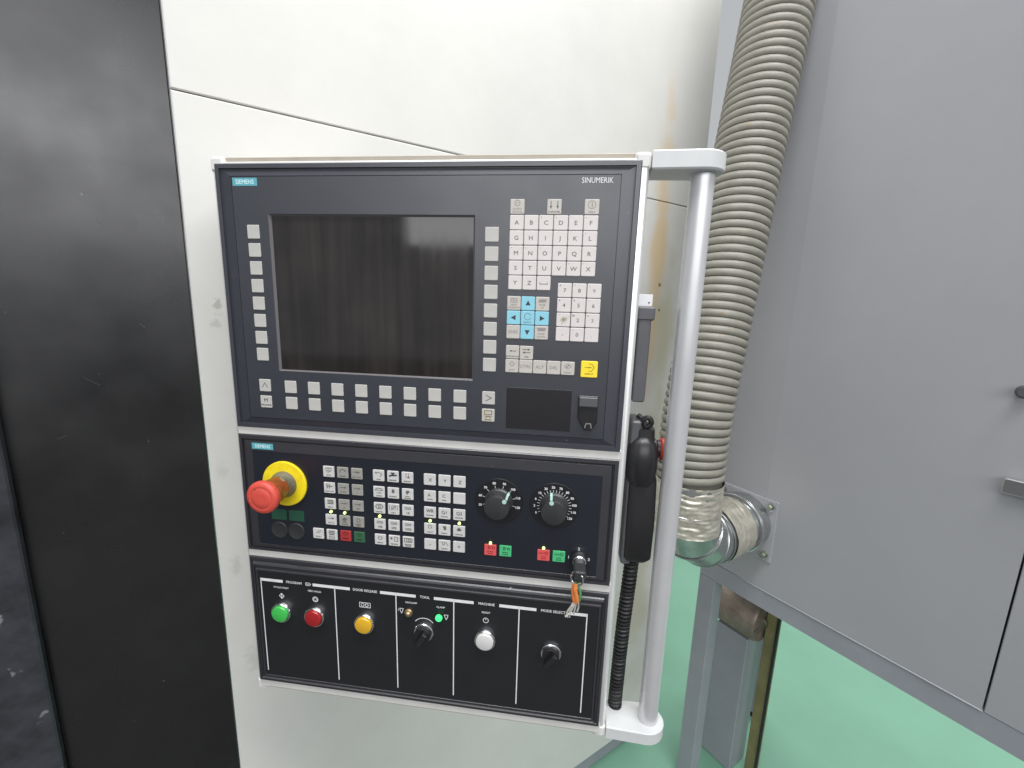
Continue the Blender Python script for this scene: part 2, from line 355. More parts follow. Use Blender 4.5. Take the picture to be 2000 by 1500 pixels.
# pump under the cabinet
t = thing('pump_motor', 'rusty round steel motor under the grey cabinet', 'motor', Q(1105, FLOOR, 172), True)
MB().lathe([(20, 60), (58, 58), (62, 50), (62, -60), (50, -66)], (0, b - 985, 0), 32, 'z').build('housing', 'steelbrown', t, smooth=True)
MB().lathe([(14, 0), (14, 8), (6, 10)], (0, b - 985, 60), 16, 'z').build('hub', 'bolt', t, smooth=True)
for k in range(8):
    a = k * pi / 4 + .2
    MB().box(-3, 3, 30, 54, 58.5, 61, .5).build('fin', 'steelbrown', t, (0, b - 985, 0)).rotation_euler.z = a
MB().box(-40, 40, 3, b - 1040, -50, 40, 2).build('pedestal', 'greyd', t)
t = thing('olive_post', 'olive painted post with a black cable under the grey cabinet', 'post', Q(1110, FLOOR, 250), True)
MB().box(-12, 12, 2, b - 800, -14, 14, 1.5).build('post', 'olive', t)
MB().tube(smoothpath([(-16, 30, 18), (-15, b - 1000, 18), (-13, b - 860, 19), (-10, b - 805, 10)]), 4, 8).build('cable', 'rubber', t, smooth=True)

# ================================================================== HOSE AND ELBOW
ES, EY, ET = 690, -632, 229
t = thing('ribbed_hose', 'thick beige ribbed suction hose hanging down to a foil taped cuff', 'hose', Q(ES, EY, ET), True)
axis = smoothpath([(0, 140, 0), (4, 205, -4), (16, 300, -8), (52, 436, -18), (96, 610, -30), (142, 802, -42), (186, 1000, -50), (215, 1190, -52), (225, 1420, -52)], 12)
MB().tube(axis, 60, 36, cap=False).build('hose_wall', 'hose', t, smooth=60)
# spiral bead
L_ = [0.0]
for a_, b_ in zip(axis[:-1], axis[1:]): L_.append(L_[-1] + (b_ - a_).length)
def along(d):
    for i in range(len(L_) - 1):
        if L_[i + 1] >= d or i == len(L_) - 2:
            f = (d - L_[i]) / (L_[i + 1] - L_[i]); return axis[i].lerp(axis[i + 1], f), (axis[i + 1] - axis[i]).normalized()
sp = MB(); seg = 30; pitch = 15.6; total = L_[-1] - 20; nn = int(total / pitch * seg); cs = 8; vs = []
for i in range(nn):
    p_, tn = along(8 + i / seg * pitch); a = 2 * pi * i / seg
    xx = Vector((1, 0, 0)); xx = (xx - tn * xx.dot(tn)).normalized(); zz = tn.cross(xx)
    rd = xx * cos(a) + zz * sin(a)
    for k in range(cs):
        q = 2 * pi * k / cs; vs.append(p_ + rd * (61.6 + 4.0 * cos(q)) + tn * 7.1 * sin(q))
sp.add(vs, [[r * cs + k, r * cs + (k + 1) % cs, (r + 1) * cs + (k + 1) % cs, (r + 1) * cs + k] for r in range(nn - 1) for k in range(cs)])
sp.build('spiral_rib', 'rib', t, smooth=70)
def crinkled(path_fn, n, seg, r, amp, sc):
    m = MB(); vs = []
    for i in range(n):
        c, e1, e2 = path_fn(i / (n - 1))
        for k in range(seg):
            a = 2 * pi * k / seg; d = e1 * cos(a) + e2 * sin(a)
            w = noise.noise(Vector((d.x * .8, d.y * .8 + c.y / sc, d.z * .8 + c.x / sc)) * 4.2) + 0.55 * noise.noise(Vector((d.x, d.y, d.z)) * 6 + c / (sc * .30))
            vs.append(c + d * (r + amp * w))
    return m.add(vs, [[i * seg + k, i * seg + (k + 1) % seg, (i + 1) * seg + (k + 1) % seg, (i + 1) * seg + k] for i in range(n - 1) for k in range(seg)])
V3 = Vector
crinkled(lambda f: (V3((0 + 3 * f, 46 + 102 * f, -3 * f)), V3((1, 0, 0)), V3((0, 0, -1))), 56, 72, 65.4, 1.9, 26).build('foil_cuff', 'foil', t, smooth=50, label='crinkled silver foil tape around the hose end')

t = thing('metal_elbow', 'galvanised segmented pipe elbow bolted to the grey cabinet by a square flange', 'pipe', Q(ES, EY, ET), True)
RB = 88; PR = 61.5
def ring_at(ang):    # mitre plane across the bend: 0 = vertical leg, 90 = stub towards the cabinet
    a = radians(ang); c = V3((RB - RB * cos(a), RB - RB * sin(a), 0)); rad = V3((-cos(a), -sin(a), 0)); return c, rad
cuts = [0, 18, 45, 72, 90]
def mitre(c0, r0, s0, c1, r1, s1, r=PR, seg=48):
    vs = []
    for c, rd, sc in ((c0, r0, s0), (c1, r1, s1)):
        for k in range(seg):
            q = 2 * pi * k / seg; vs.append(c + rd * (r * sc * cos(q)) + V3((0, 0, 1)) * (r * sin(q)))
    return vs, [[k, (k + 1) % seg, seg + (k + 1) % seg, seg + k] for k in range(seg)]
rings = [(V3((0, 60 + RB, 0)), V3((-1, 0, 0)))] + [ring_at(a) for a in cuts] + [(V3((236, 0, 0)), V3((0, -1, 0)))]
for i in range(len(rings) - 1):
    (c0, r0), (c1, r1) = rings[i], rings[i + 1]
    m = MB(); m.add(*mitre(c0, r0, 1.0, c1, r1, 1.0, PR + (0.9 if i % 2 else 0)))
    sg = m.build('elbow_segment', 'galv', t, smooth=True)
    if 0 < i < len(rings) - 1:
        vs = []; seg = 48
        d = (c1 - c0).normalized()
        lp = MB(); pts = [c0 + r0 * ((PR + 1.2) * cos(2 * pi * k / seg)) + V3((0, 0, 1)) * ((PR + 1.2) * sin(2 * pi * k / seg)) for k in range(seg + 1)]
        lp.tube(pts, 1.5, 6, cap=False).build('seam_lip', 'galv', sg, smooth=True)
crinkled(lambda f: (V3((96 + 74 * f, 0, 0)), V3((0, 1, 0)), V3((0, 0, 1))), 40, 72, 64.8, 1.1, 30).build('foil_tape', 'foil', t, smooth=50, label='scuffed silver tape wrapped around the elbow stub')
MB().tube([(190 + .01, 66 * cos(2 * pi * k / 48), 66 * sin(2 * pi * k / 48)) for k in range(49)], 2.2, 8, cap=False).build('clamp_ring', 'chrome', t, smooth=True)
MB().box(230.5, 244, -78, 66, -74, 70, .8).build('flange', 'grey', t)
for (yy, zz) in ((52, -58), (52, 56), (-64, -58), (-64, 56)):
    bo = MB().lathe([(9.5, 0), (9.5, -2)], (230, yy, zz), 20, 'x').build('washer', 'galv', t, smooth=True)
    MB().lathe([(7, 0), (7, -5.5), (5, -7)], (228, yy, zz), 6, 'x').build('bolt_head', 'bolt', bo)

# ================================================================== CONTROL HOUSING (panel frame)
BOT = -706
t = thing('control_housing', 'slim control box with aluminium edge profile, silver strips and vertical grab handle', 'control box', P(0, BOT, -50))
yb = -BOT
def ho(ins, z): return (-ins, 483.4 + ins, -ins * .55, yb + ins * .55, z)
MB().loft([ho(9, -100), ho(9, -14), ho(8.6, -11), ho(7.4, -8.4), ho(5.4, -6.6), ho(3, -6), ho(-8, -6)], back=True).build('edge_profile', 'alu', t, (0, 0, 50), smooth=25)
MB().box(-4, 488, 4, yb + 4, -98, -14).build('core', 'box', t, (0, 0, 50))
for y0 in (yb + 4.2, -9.4): MB().box(6, 478, y0, y0 + 5.2, -96, -10, .8).build('reflection_band', 'tan', t, (0, 0, 50))  # added tan strips: the rounded profile's dark reflection put into colour
for y0, y1 in ((-325.2, -314.0), (-498.4, -487.0), (-706, -694)):
    MB().box(-1, 484.4, yb + y0, yb + y1, -7, -2.4, .8).build('divider_strip', 'strip', t, (0, 0, 50))
for x0, x1, y0, y1 in ((-9.6, 8, yb - 8, yb + 9.6), (476, 493, yb - 8, yb + 9.6), (-9.6, 8, -9.6, 8), (476, 493, -9.6, 8)):
    MB().prism(rrect(x1 - x0, y1 - y0, 4, 3, (x0 + x1) / 2, (y0 + y1) / 2), -101, -5.2, 3).build('corner_cap', 'cap', t, (0, 0, 50))
for yy in (yb - 7.5, -12):
    pl = [(493.6, 6), (493.6, 50), (546, 52)] + [(546 + 26 * cos(radians(a)), 28 + 24 * sin(radians(a))) for a in range(75, -76, -15)] + [(546, 4)]
    MB().prism(pl[::-1], yy, yy + 19, 1.6, 'y').build('handle_bracket', 'brk', t, (0, 0, 50), smooth=28)
MB().lathe([(12.6, 5), (12.6, yb - 6)], (550.5, 0, -27 + 50), 40, 'y').build('grab_handle', 'tube', t, smooth=True)
MB().box(40, 120, 200, 500, -330, -100, 2).build('support_arm', 'box', t, (0, 0, 50)).location.x += .16

# ================================================================== OPERATOR PANEL
OPH = 314.8
op = thing('operator_panel', 'dark grey operator panel with switched-off display and letter keypad, topmost of three', 'operator panel', P(0, -OPH, 0))
Y0 = OPH          # local y of the panel's upper edge; child y = Y0 + y
def rc(x, y, z): return (x, 483 - x, y, OPH - y, z)
MB().loft([rc(0, 0, -6.5), rc(0, 0, -1.0), rc(1.0, 1.0, 0), rc(5.6, 5.2, 0), rc(5.9, 5.5, -2.6), rc(6.6, 6.2, -2.6), rc(20, 13.6, -0.4), rc(20.2, 13.8, -1.6), rc(21, 14.6, -1.6)]).build('bezel', 'bezel', op)
sx0, sx1, sy0, sy1 = 64.1, 308.2, OPH - 239, OPH - 55.3
MB().loft([rc(20.7, 14.3, -1.5), rc(20.9, 14.5, 0), (sx0 - .4, sx1 + .4, sy0 - .4, sy1 + .4, 0), (sx0, sx1, sy0, sy1, -.3)]).build('faceplate', 'face', op)
MB().loft([(sx0, sx1, sy0, sy1, -.32), (sx0 + 2.0, sx1 - 1.8, sy0 + 1.4, sy1 - 1.8, -3.0)]).build('lit_chamfer', 'surround', op)  # chamfer coloured lighter than the faceplate: caught light put into its base colour
MB().loft([(sx0 - 2, sx1 + 2, sy0 - 2, sy1 + 2, -6), (sx0 - 2, sx1 + 2, sy0 - 2, sy1 + 2, -2.9)], cap=True, back=True).build('display', 'screen', op, label='dark switched-off display glass with dried streaks')
# logo and name
lg = MB().box(22.3, 53, OPH - 24.6, OPH - 15.8, 0, .3, .1).build('maker_badge', 'teal', op)
MB().text('SIEMENS', 37.6, OPH - 20.2, 4.6, .34, 0.92, bold=.25).build('lettering', 'tealt', lg)
MB().text('SINUMERIK', 438.4, OPH - 19.6, 5.4, .06, 0.83).build('lettering', 'white', op)

keymesh = {}
def key(parent, m, x, y, w, h, zt=0.9):
    k = (m, w, h, zt)
    if k not in keymesh:
        mb = MB(); n = 8
        A = rrect(w, h, min(w, h) * .05, 1); B_ = rrect(w - .9, h - .9, min(w, h) * .04, 1)
        mb.add([(a, c, -.3) for a, c in A] + [(a, c, zt - .4) for a, c in A] + [(a, c, zt) for a, c in B_],
               [[r * n + i, r * n + (i + 1) % n, (r + 1) * n + (i + 1) % n, (r + 1) * n + i] for r in (0, 1) for i in range(n)] + [[16 + i for i in range(n)]])
        keymesh[k] = mb.mesh('key', m)
    return put('key', keymesh[k], parent, (x, y, 0.0))
ZT = 0.96
def legend(k, fn, ink='ink', z=ZT):
    mb = MB(); fn(mb, z); mb.build('legend', ink, k)
def T(s, cap=4.4, dx=0, dy=0, sx=1.0, b=0.12): return lambda m, z: m.text(s, dx, dy, cap, z, sx, bold=b)
def both(*fs):
    def g(m, z):
        for i, f in enumerate(fs): f(m, z + .01 * i)
    return g
def Ln(pts, w=.7, closed=False): return lambda m, z: m.line(pts, w, z, closed)
def Fl(*polys):
    def g(m, z):
        for p_ in polys: m.fill(p_, z)
    return g
def Ar(cx, cy, r, a0=0, a1=360, w=.7): return lambda m, z: m.arc(cx, cy, r, a0, a1, w, z)

# soft keys
for i in range(8):
    yy = OPH - 75.2 - i * 20.62
    key(op, 'soft', 44.0, yy, 15.2, 15.6); key(op, 'soft', 327.7, yy, 15.2, 15.6)
    for r in (258.9, 279.5): key(op, 'soft', 78.2 + i * 30.68, OPH - r, 15.4, 15.4)
k = key(op, 'soft', 44.0, OPH - 258.5, 15.2, 15.4); legend(k, Ln([(-3.4, -2.6), (0, 3.4), (3.4, -2.6)], .8))
k = key(op, 'soft', 44.0, OPH - 279.4, 15.2, 15.4); legend(k, both(T('M', 4.4, 0, 2, 1.1, .1), T('MACHINE', 1.9, 0, -4.2, 1.15, .2)), 'inkd')
k = key(op, 'soft', 327.4, OPH - 258.9, 15.2, 15.4); legend(k, Ln([(-3, 3.4), (3.6, 0), (-3, -3.4)], .9))
k = key(op, 'soft', 327.4, OPH - 279.8, 15.2, 15.4)
legend(k, both(Ln([(-4.2, 5.6), (4.2, 5.6), (4.2, 1), (-4.2, 1)], .9, True), Ln([(-4.6, -1), (4.6, -1)], .8), Ln([(-3, -3.2), (0, -1), (3, -3.2)], .9), Ln([(-4, -5.4), (4, -5.4)], 1.2)), 'inky')
# three function keys over the letters
k = key(op, 'keyg', 355.0, OPH - 46.2, 15.2, 15.2); legend(k, both(Ar(0, 3.6, 2.9), Ln([(-2, 3.6), (2, 3.6)], .6), T('ALARM', 1.9, 0, -2.2, 1.1, .1), T('CANCEL', 1.9, 0, -5.2, 1.1, .1)), 'inkl')
k = key(op, 'keyg', 394.6, OPH - 46.2, 15.2, 15.2); legend(k, both(Ln([(-3.6, 5.4), (-3.6, -.5)], .9), Ln([(3.6, 5.4), (3.6, -.5)], .9), Fl([(-5, .8), (-2.2, .8), (-3.6, -2.4)][::-1], [(2.2, .8), (5, .8), (3.6, -2.4)][::-1]), T('CHANNEL', 1.8, 0, -5.2, 1.1, .1)), 'ink')
k = key(op, 'keyg', 434.2, OPH - 46.2, 15.2, 15.2); legend(k, both(Ar(0, 2, 4), T('i', 5, 0, 2, 1.2, .4), T('HELP', 2.0, 0, -5.2, 1.1, .1)), 'inkl')
letters = ['ABCDEF', 'GHIJKL', 'MNOPQR', 'STUVWX', 'YZ_']
small = {'E': '"', 'F': '+', 'K': ':', 'O': '?', 'W': '=', 'X': '*', 'C': '[', 'D': ']', 'L': '|', 'M': '<', 'N': '>'}
for r, row in enumerate(letters):
    for c, ch in enumerate(row):
        k = key(op, 'key', 354.8 + 15.86 * c, OPH - 62.4 - 15.9 * r, 15.0, 15.1)
        if ch == '_': legend(k, Ln([(-4.2, 0.6), (-4.2, -1), (4.2, -1), (4.2, 0.6)], .7))
        else: legend(k, both(T(ch, 4.3, 0, -.2, 1.1), T(small[ch], 1.7, -5.2, 5.2, 1, .05)) if ch in small else T(ch, 4.3, 0, -.2, 1.1), 'ink')
dsm = {'7': '&', '8': '*', '9': '(', '4': '$', '5': '%', '6': '^', '1': '!', '2': '@', '3': '#', '0': ')'}
kw = K['key'].copy(); kw.name = 'key white worn'; tone_patches(kw, [((0.30, 0.28, 0.16), .8, (0.0015, 0, 0), (0.0055, 0.0065, 1), 260)]); K['keyworn'] = kw
for r, row in enumerate(['789', '456', '123', '-0.']):
    for c, ch in enumerate(row):
        k = key(op, 'keyworn' if ch == '1' else 'key', 410.0 + 16.0 * c, OPH - 133.0 - 16.05 * r, 15.1, 15.2)
        legend(k, both(T(ch, 4.0, 0, -.2, 1.1), T(dsm[ch], 1.9, -5, 5.2, 1, .05)) if ch in dsm else T(ch, 4.0, 0, -.2, 1.1), 'inkl' if ch in '9.3' else 'ink')
# cursor block
tri = {(0, 1): [(-2.9, -2), (2.9, -2), (0, 3.4)], (0, -1): [(2.9, 2.4), (-2.9, 2.4), (0, -3)], (-1, 0): [(2.4, -2.9), (2.4, 2.9), (-3.2, 0)], (1, 0): [(-2.4, 2.9), (-2.4, -2.9), (3.2, 0)]}
for dx in (-1, 0, 1):
    for dy in (-1, 0, 1):
        k = key(op, 'keyb' if (dx == 0 or dy == 0) else 'keyg', 370.2 + 16.0 * dx, OPH - 164.5 + 16.0 * dy, 15.2, 15.2)
        if (dx, dy) in tri: legend(k, Fl(tri[(dx, dy)]), 'inkd')
        elif (dx, dy) == (0, 0): legend(k, both(Ar(0, 1.6, 3.7, 20, 340, .5), T('SELECT', 1.7, 0, -4.8, 1.1, .05)), 'keyblegend' if 'keyblegend' in K else 'ink')
        elif (dx, dy) == (-1, -1): legend(k, T('END', 3.5, 0, 0, 1.05), 'inkl')
        elif (dx, dy) == (-1, 1): legend(k, both(Ln([(-3.4, 5.4), (3.4, 5.4), (3.4, 1), (-3.4, 1)], .7, True), Ln([(-3.4, 3.3), (3.4, 3.3)], .6), Ln([(0, 5.2), (0, 1.2)], .5), T('NEXT', 1.8, 0, -1.9, 1.1, .1), T('WINDOW', 1.8, 0, -4.8, 1.1, .1)), 'inkl')
        elif (dx, dy) == (1, 1): legend(k, both(Fl([(-5, 1.6), (3.6, 1.6), (5, 5), (-3, 5)]), T('PAGE', 1.8, 0, -1.2, 1.1, .1), T('UP', 1.8, 0, -4.2, 1.1, .1)), 'inkl')
        else: legend(k, both(Fl([(-4, 2), (4, 2), (5, 5.4), (-5, 5.4)]), T('PAGE', 1.8, 0, -1.4, 1.1, .1), T('DOWN', 1.8, 0, -4.5, 1.1, .1)), 'inkl')
k = key(op, 'keyg', 354.2, OPH - 203.5, 15.2, 15.2); legend(k, both(Ln([(-2, 1.2), (4, 1.2)], .8), Fl([(-3.8, 1.2), (-1, 0), (-1, 2.4)]), T('BACKSPACE', 1.7, 0, -5, 1.1, .1)))
k = key(op, 'keyg', 370.2, OPH - 203.7, 15.2, 15.2); legend(k, both(Ln([(-4.5, 3.6), (3, 3.6)], .8), Fl([(4.6, 3.6), (1.6, 5), (1.6, 2.2)]), Ln([(-3, .2), (4.5, .2)], .8), Fl([(-4.6, .2), (-1.6, -1.2), (-1.6, 1.6)]), T('TAB', 1.8, 0, -4.8, 1.1, .1)))
sh = [Ln([(-1.4, 0), (-1.4, 2.4), (-3, 2.4), (0, 5.6), (3, 2.4), (1.4, 2.4), (1.4, 0)], .6, True)]
for i, s_ in enumerate(('SHIFT', 'CTRL', 'ALT', 'DEL', 'INSERT')):
    k = key(op, 'keyg', 354.0 + 15.95 * i, OPH - 219.5, 15.2, 15.2)
    if i == 0: legend(k, both(sh[0], T('SHIFT', 1.8, 0, -4.6, 1.1, .08)), 'inkl')
    elif i == 4: legend(k, both(Ln([(0, -1), (4, 2.4), (0, 5.6), (-4, 2.4)], .6, True), Ln([(-1.6, 1), (1.4, 4)], 1.6), T('INSERT', 1.8, 0, -4.8, 1.1, .1)), 'inkl')
    else: legend(k, T(s_, 3.4, 0, 0, 1.1), 'inkl')
k = key(op, 'keyy', 441.8, OPH - 219.4, 18.6, 18.6)
legend(k, both(Ln([(-5, 2), (3, 2)], .6), Fl([(-.6, 3.1), (-.6, .9), (1.6, 2)]), Ln([(-.5, 6), (2.8, 6), (5.6, 2), (2.8, -2), (-.5, -2)], .6), T('INPUT', 2.0, 0, -5.4, 1.15, .1)), 'inky')
# cover plate and interface flap
MB().box(348.8, 423.9, OPH - 293.8, OPH - 244.8, -.1, .5, .25).build('cover_plate', 'cover', op)
us = MB().prism([(432, -276), (432, -249.8), (454, -249.8), (454, -280), (447.5, -290.6), (440.5, -290.6)][::-1] and [(440.5, OPH - 290.6), (447.5, OPH - 290.6), (454, OPH - 280), (454, OPH - 249.8), (432, OPH - 249.8), (432, OPH - 276)], 0.05, 3.2, .8).build('port_flap', 'black', op)
MB().box(432.6, 453.4, OPH - 262.2, OPH - 251, 3.3, 5.4, .9).build('flap_lip', 'gbox', us)
MB().line([(440.5, OPH - 287), (442, OPH - 282), (447, OPH - 282), (448, OPH - 287)], 1.0, 3.3).build('port_symbol', 'inkl', us)

# ================================================================== MACHINE CONTROL PANEL
MH = 163.4; MT = -324.4
mc = thing('machine_control_panel', 'navy control panel with key blocks, two override knobs and emergency stop, middle of three', 'control panel', P(0, MT - MH, 0))
def my(y): return y - (MT - MH)
def rm(x, yt, yb_, z): return (x, 483 - x, yb_, MH - yt, z)
MB().loft([rm(0, 0, 0, -6.5), rm(0, 0, 0, -1.0), rm(1, 1, 1, 0), rm(4.6, 5.6, 4.2, 0), rm(5, 6, 4.6, -2.6), rm(5.8, 6.8, 5.2, -2.6), rm(8, 8.4, 6.0, -0.9), rm(17.6, 21.2, 10.2, -.4), rm(18, 21.6, 10.6, -1.0), rm(19, 22, 11, -1.0)]).build('frame', 'mframe', mc)
MB().loft([rm(18.4, 21.8, 10.8, -.9), rm(18.6, 22, 11, -.5), rm(18.8, 22.2, 11.2, -.5)], cap=True).build('faceplate', 'mface', mc)
FZ = -0.5
lg = MB().box(18.7, 48.3, my(-343.2), my(-335.2), -.2, .3, .1).build('maker_badge', 'teal', mc)
MB().text('SIEMENS', 33.5, my(-339.2), 4.3, .34, 0.92, bold=.25).build('lettering', 'tealt', lg)
# key blocks
def bar(y, w, h=1.5): return Fl([(-w, y - h / 2), (w, y - h / 2), (w, y + h / 2), (-w, y + h / 2)])
def blur(y, w):      # legend word too small to read: a row of short strokes
    fs = []; x = -w
    random.seed(int(w * 100 + y * 7))
    while x < w - .5:
        l = random.uniform(.5, .95); fs.append(Fl([(x, y - .8), (x + l, y - .8), (x + l, y + .8), (x, y + .8)])); x += l + .35
    return both(*fs)
arr = both(Ln([(-4.4, 2), (3, 2)], .9), Fl([(4.8, 2), (1.4, 3.5), (1.4, .5)]))
wave = both(Ln([(-4, 4.6), (4, 4.6)], 1.0), Ln([(-4, 2.4), (-2, .4), (0, 2.4), (2, .4), (4, 2.4)], .8), Ln([(-1, -1.4), (1, .4)], .8))
XS1 = (122.7, 141.5, 160.4); RS = (-366.4, -388.4, -410.2, -432.5, -453.9)
blk1 = [[('mkey', both(wave, T('JOG', 2.0, 0, -4.6, 1.1, .15))), ('mkeyg', both(Ar(0, 1.2, 3.4, 20, 200, .9), Fl([(1.6, 3.6), (5, 3), (3, 1.2)]), blur(-4.6, 4))), ('mkeyg', both(arr, Fl([(-1, 4), (1.4, 2), (-1, 0)]), T('REF POINT', 1.7, 0, -4.6, 1, .12)))],
        [('mkey', both(Ln([(-3, 5), (-3, -.4)], 1.4), Ln([(0, 5), (0, -.4)], 1.2), Ln([(-3, 2.3), (4, 2.3)], 1.1), T('TEACH IN', 1.8, 0, -4.6, 1, .15))), ('mkeyg', both(arr, T('[VAR]', 2.0, 0, -3.8, 1.1, .12))), ('mkeyg', both(arr, T('1', 2.2, 0, -3.8, 1.1, .12)))],
        [('mkey', both(bar(4.6, 3.6, 1.4), bar(2.4, 3.6, 1.4), bar(.2, 3.6, 1.4), Ln([(4, 5), (4, 0)], .9), T('MDA', 2.0, 0, -4.6, 1.1, .15))), ('mkeyg', both(arr, T('10', 2.2, 0, -3.8, 1.1, .12))), ('mkeyg', both(arr, T('100', 2.2, 0, -3.8, 1.1, .12)))],
        [('mkey', both(arr, T('AUTO', 2.0, 0, -4.2, 1.1, .15))), ('mkeyg', both(Fl([(-4, 1), (0, 5), (4, 3), (1, 0)]), bar(-1.4, 3), blur(-4.6, 4))), ('mkeyg', both(Ar(0, 2.4, 2.4, 0, 360, .8), blur(-3, 4), blur(-5.2, 3)))]]
for r in range(4):
    for c in range(3):
        mt_, fn = blk1[r][c]; k = key(mc, mt_, XS1[c], my(RS[r]), 15.0, 14.6, .7); legend(k, fn, 'ink', .76)
k = key(mc, 'mkey', 104.1, my(-453.9), 15, 14.6, .7); legend(k, both(Ln([(-2.6, .4), (1.4, 5)], .7), Ln([(.2, .4), (4, 5)], .7), T('RESET', 1.9, 0, -4.4, 1.1, .12)), 'ink', .76)
k = key(mc, 'mkey', 122.9, my(-453.9), 15, 14.6, .7); legend(k, both(bar(5, 4), bar(2.6, 4.4), bar(.2, 3.6), T('SINGLE', 1.8, 0, -2.9, 1, .12), T('BLOCK', 1.8, 0, -5.4, 1, .12)), 'ink', .76)
k = key(mc, 'kred', 142.0, my(-453.7), 15, 14.6, .7); legend(k, both(Ln([(-2.5, 1.5), (-2.5, 5), (2.5, 5), (2.5, 1.5)], .6, True), blur(-3.5, 4)), 'dial', .76)
k = key(mc, 'kgrn', 160.8, my(-453.7), 15, 14.6, .7); legend(k, both(Ln([(0, 1), (2.5, 3.2), (0, 5.4), (-2.5, 3.2)], .5, True), blur(-3.5, 4)), 'dial', .76)
XS2 = (189.2, 208.0, 226.8)
tap = both(Fl([(-4.8, -.6), (-3, -.6), (-2.6, 1.4), (-4.6, 1)]), Ln([(-3.8, 1.2), (4.6, 2)], 2.0), Fl([(-1.8, 2), (1.8, 2), (1.8, 4.2), (-1.8, 4.2)]), Ln([(-2.6, 4.8), (2.6, 4.8)], 1.1))
pct = lambda s_: both(blur(3.6, 4), Ln([(-4, 1.6), (4, 1.6)], .8), T(s_, 3.0, 0, -3.6, .95, .25))
ico = {'a': both(Fl([(-5, 3.2), (-2.6, 2.2), (-2.6, 5)]), Ln([(-3, 3.6), (1, 4), (4, 3), (4, .4), (2, -1)], .8), blur(-5, 2.6)),
       'c': both(Ln([(-1.5, 5.6), (-1.5, 0)], .7), Ln([(1.5, 5.6), (1.5, 0)], .7), Fl([(-1, 0), (3.4, -.6), (2.4, 2.2)]), blur(-4.8, 4.8)),
       'd': both(Ln([(-4.6, 3), (-2, 5), (3, 5), (4.6, 3)], .9), Ln([(-5, 2.4), (5, 2.4)], .8), T('CHIP', 1.9, 0, -1.2, 1, .12), blur(-5, 3.4)),
       'e': both(Fl([(-1.6, 0), (1.6, 0), (2, 3.4), (0, 6), (-2, 3.4)]), blur(-4.6, 5)),
       'f': both(Fl([(-2, 4.8), (2.4, 5), (1, 1), (-1, -1)]), Ln([(-2.5, 2), (3, 3)], .9), blur(-3, 3), blur(-5.4, 4.8)),
       'g': both(Ln([(-5, 2), (-2.6, 5), (2.6, 5), (5, 2), (2.6, -1), (-2.6, -1)], 1.0, True), Ar(0, 2, 1.6, 0, 360, .9), blur(-5, 5)),
       'h': both(Ln([(-5, 5), (-5, -1)], .7), Ln([(5, 5), (5, -1)], .7), Ln([(-3, -.6), (3, 5)], 1.0), Ar(0, 2.2, 2.6, 0, 360, .6), T('DRY', 2.0, 0, -4.8, 1.1, .14)),
       'i': both(Ar(0, 2.8, 2.6, 150, 390, .8), Ln([(-1.2, 4), (1.2, 4)], .7), blur(-4.4, 4)),
       'j': both(Fl([(-5, 1.5), (-2.4, 1.5), (-2.4, 4.6), (-5, 4.6)]), Ln([(.6, -.5), (.6, 5.4), (4.6, 5.4), (4.6, -.5)], .8, True), blur(-4.6, 4.8)),
       'k': both(Ln([(-5, 0), (-5, 5), (5, 5), (5, 0)], .9, True), Ln([(-2, 0), (-2, 5)], .8), Ar(1.6, 2.5, 1.7, 0, 360, .9), blur(-3.4, 4.8), blur(-5.4, 4))}
blk2 = [[ico['a'], both(tap, blur(-4.8, 5)), ico['c']], [ico['d'], ico['e'], ico['f']], [ico['g'], ico['h'], pct('1%')], [pct('10%'), pct('50%'), pct('100%')], [ico['i'], ico['j'], ico['k']]]
for r in range(5):
    for c in range(3):
        k = key(mc, 'mkey', XS2[c], my(RS[r]), 15.0, 14.8, .7); legend(k, blk2[r][c], 'inkd' if (r, c) == (0, 1) else 'ink', .76)
XS3 = (255.6, 274.3, 293.2)
blk3 = [[T('X', 4.2, .8, -.4, 1, .25), T('Y', 4.2, .8, -.6, 1, .25), T('Z', 4.2, .8, -.8, 1, .25)], [both(T('A', 4.2, -.8, 1.6, 1, .2), blur(-4, 3.4)), both(T('C', 4.2, -.6, 1.6, 1, .2), blur(-4, 2.8)), None],
        [both(T('WR', 4.0, 0, 2, 1, .4), blur(-3.8, 4.8)), both(T('Q1', 4.0, 0, 1.6, 1, .25), blur(-4, 4.4)), both(T('Q2', 4.0, 0, 1.6, 1, .3), blur(-4, 5))],
        [both(Ar(0, 3, 2.2, 0, 360, .7), T('LIGHT', 2.0, 0, -4.4, 1, .12)), both(Fl([(-2, 5.4), (2.2, 5.4), (2.6, 1), (0, -.6), (-1, 2)]), blur(-4.4, 4)), both(Fl([(-3, 2.4), (0, 5.4), (3.2, 2.4), (2, .4), (-2, .4)]), blur(-4.4, 5))],
        [T('-', 5, 0, 0, 1.6, .1), both(Ln([(-4.6, 4.4), (-2.2, 4.4), (-2.2, 1), (0, 1), (0, 4.4), (2, 4.4), (4.6, .6)], .7), T('RAPID', 2.0, 0, -4.4, 1, .14)), T('+', 5, 0, 0, 1.1, .25)]]
for r in range(5):
    for c in range(3):
        k = key(mc, 'mkey', XS3[c], my(RS[r]), 15.4, 14.8, .7)
        if blk3[r][c]: legend(k, blk3[r][c], 'inky' if (r, c) == (4, 0) else 'ink', .76)
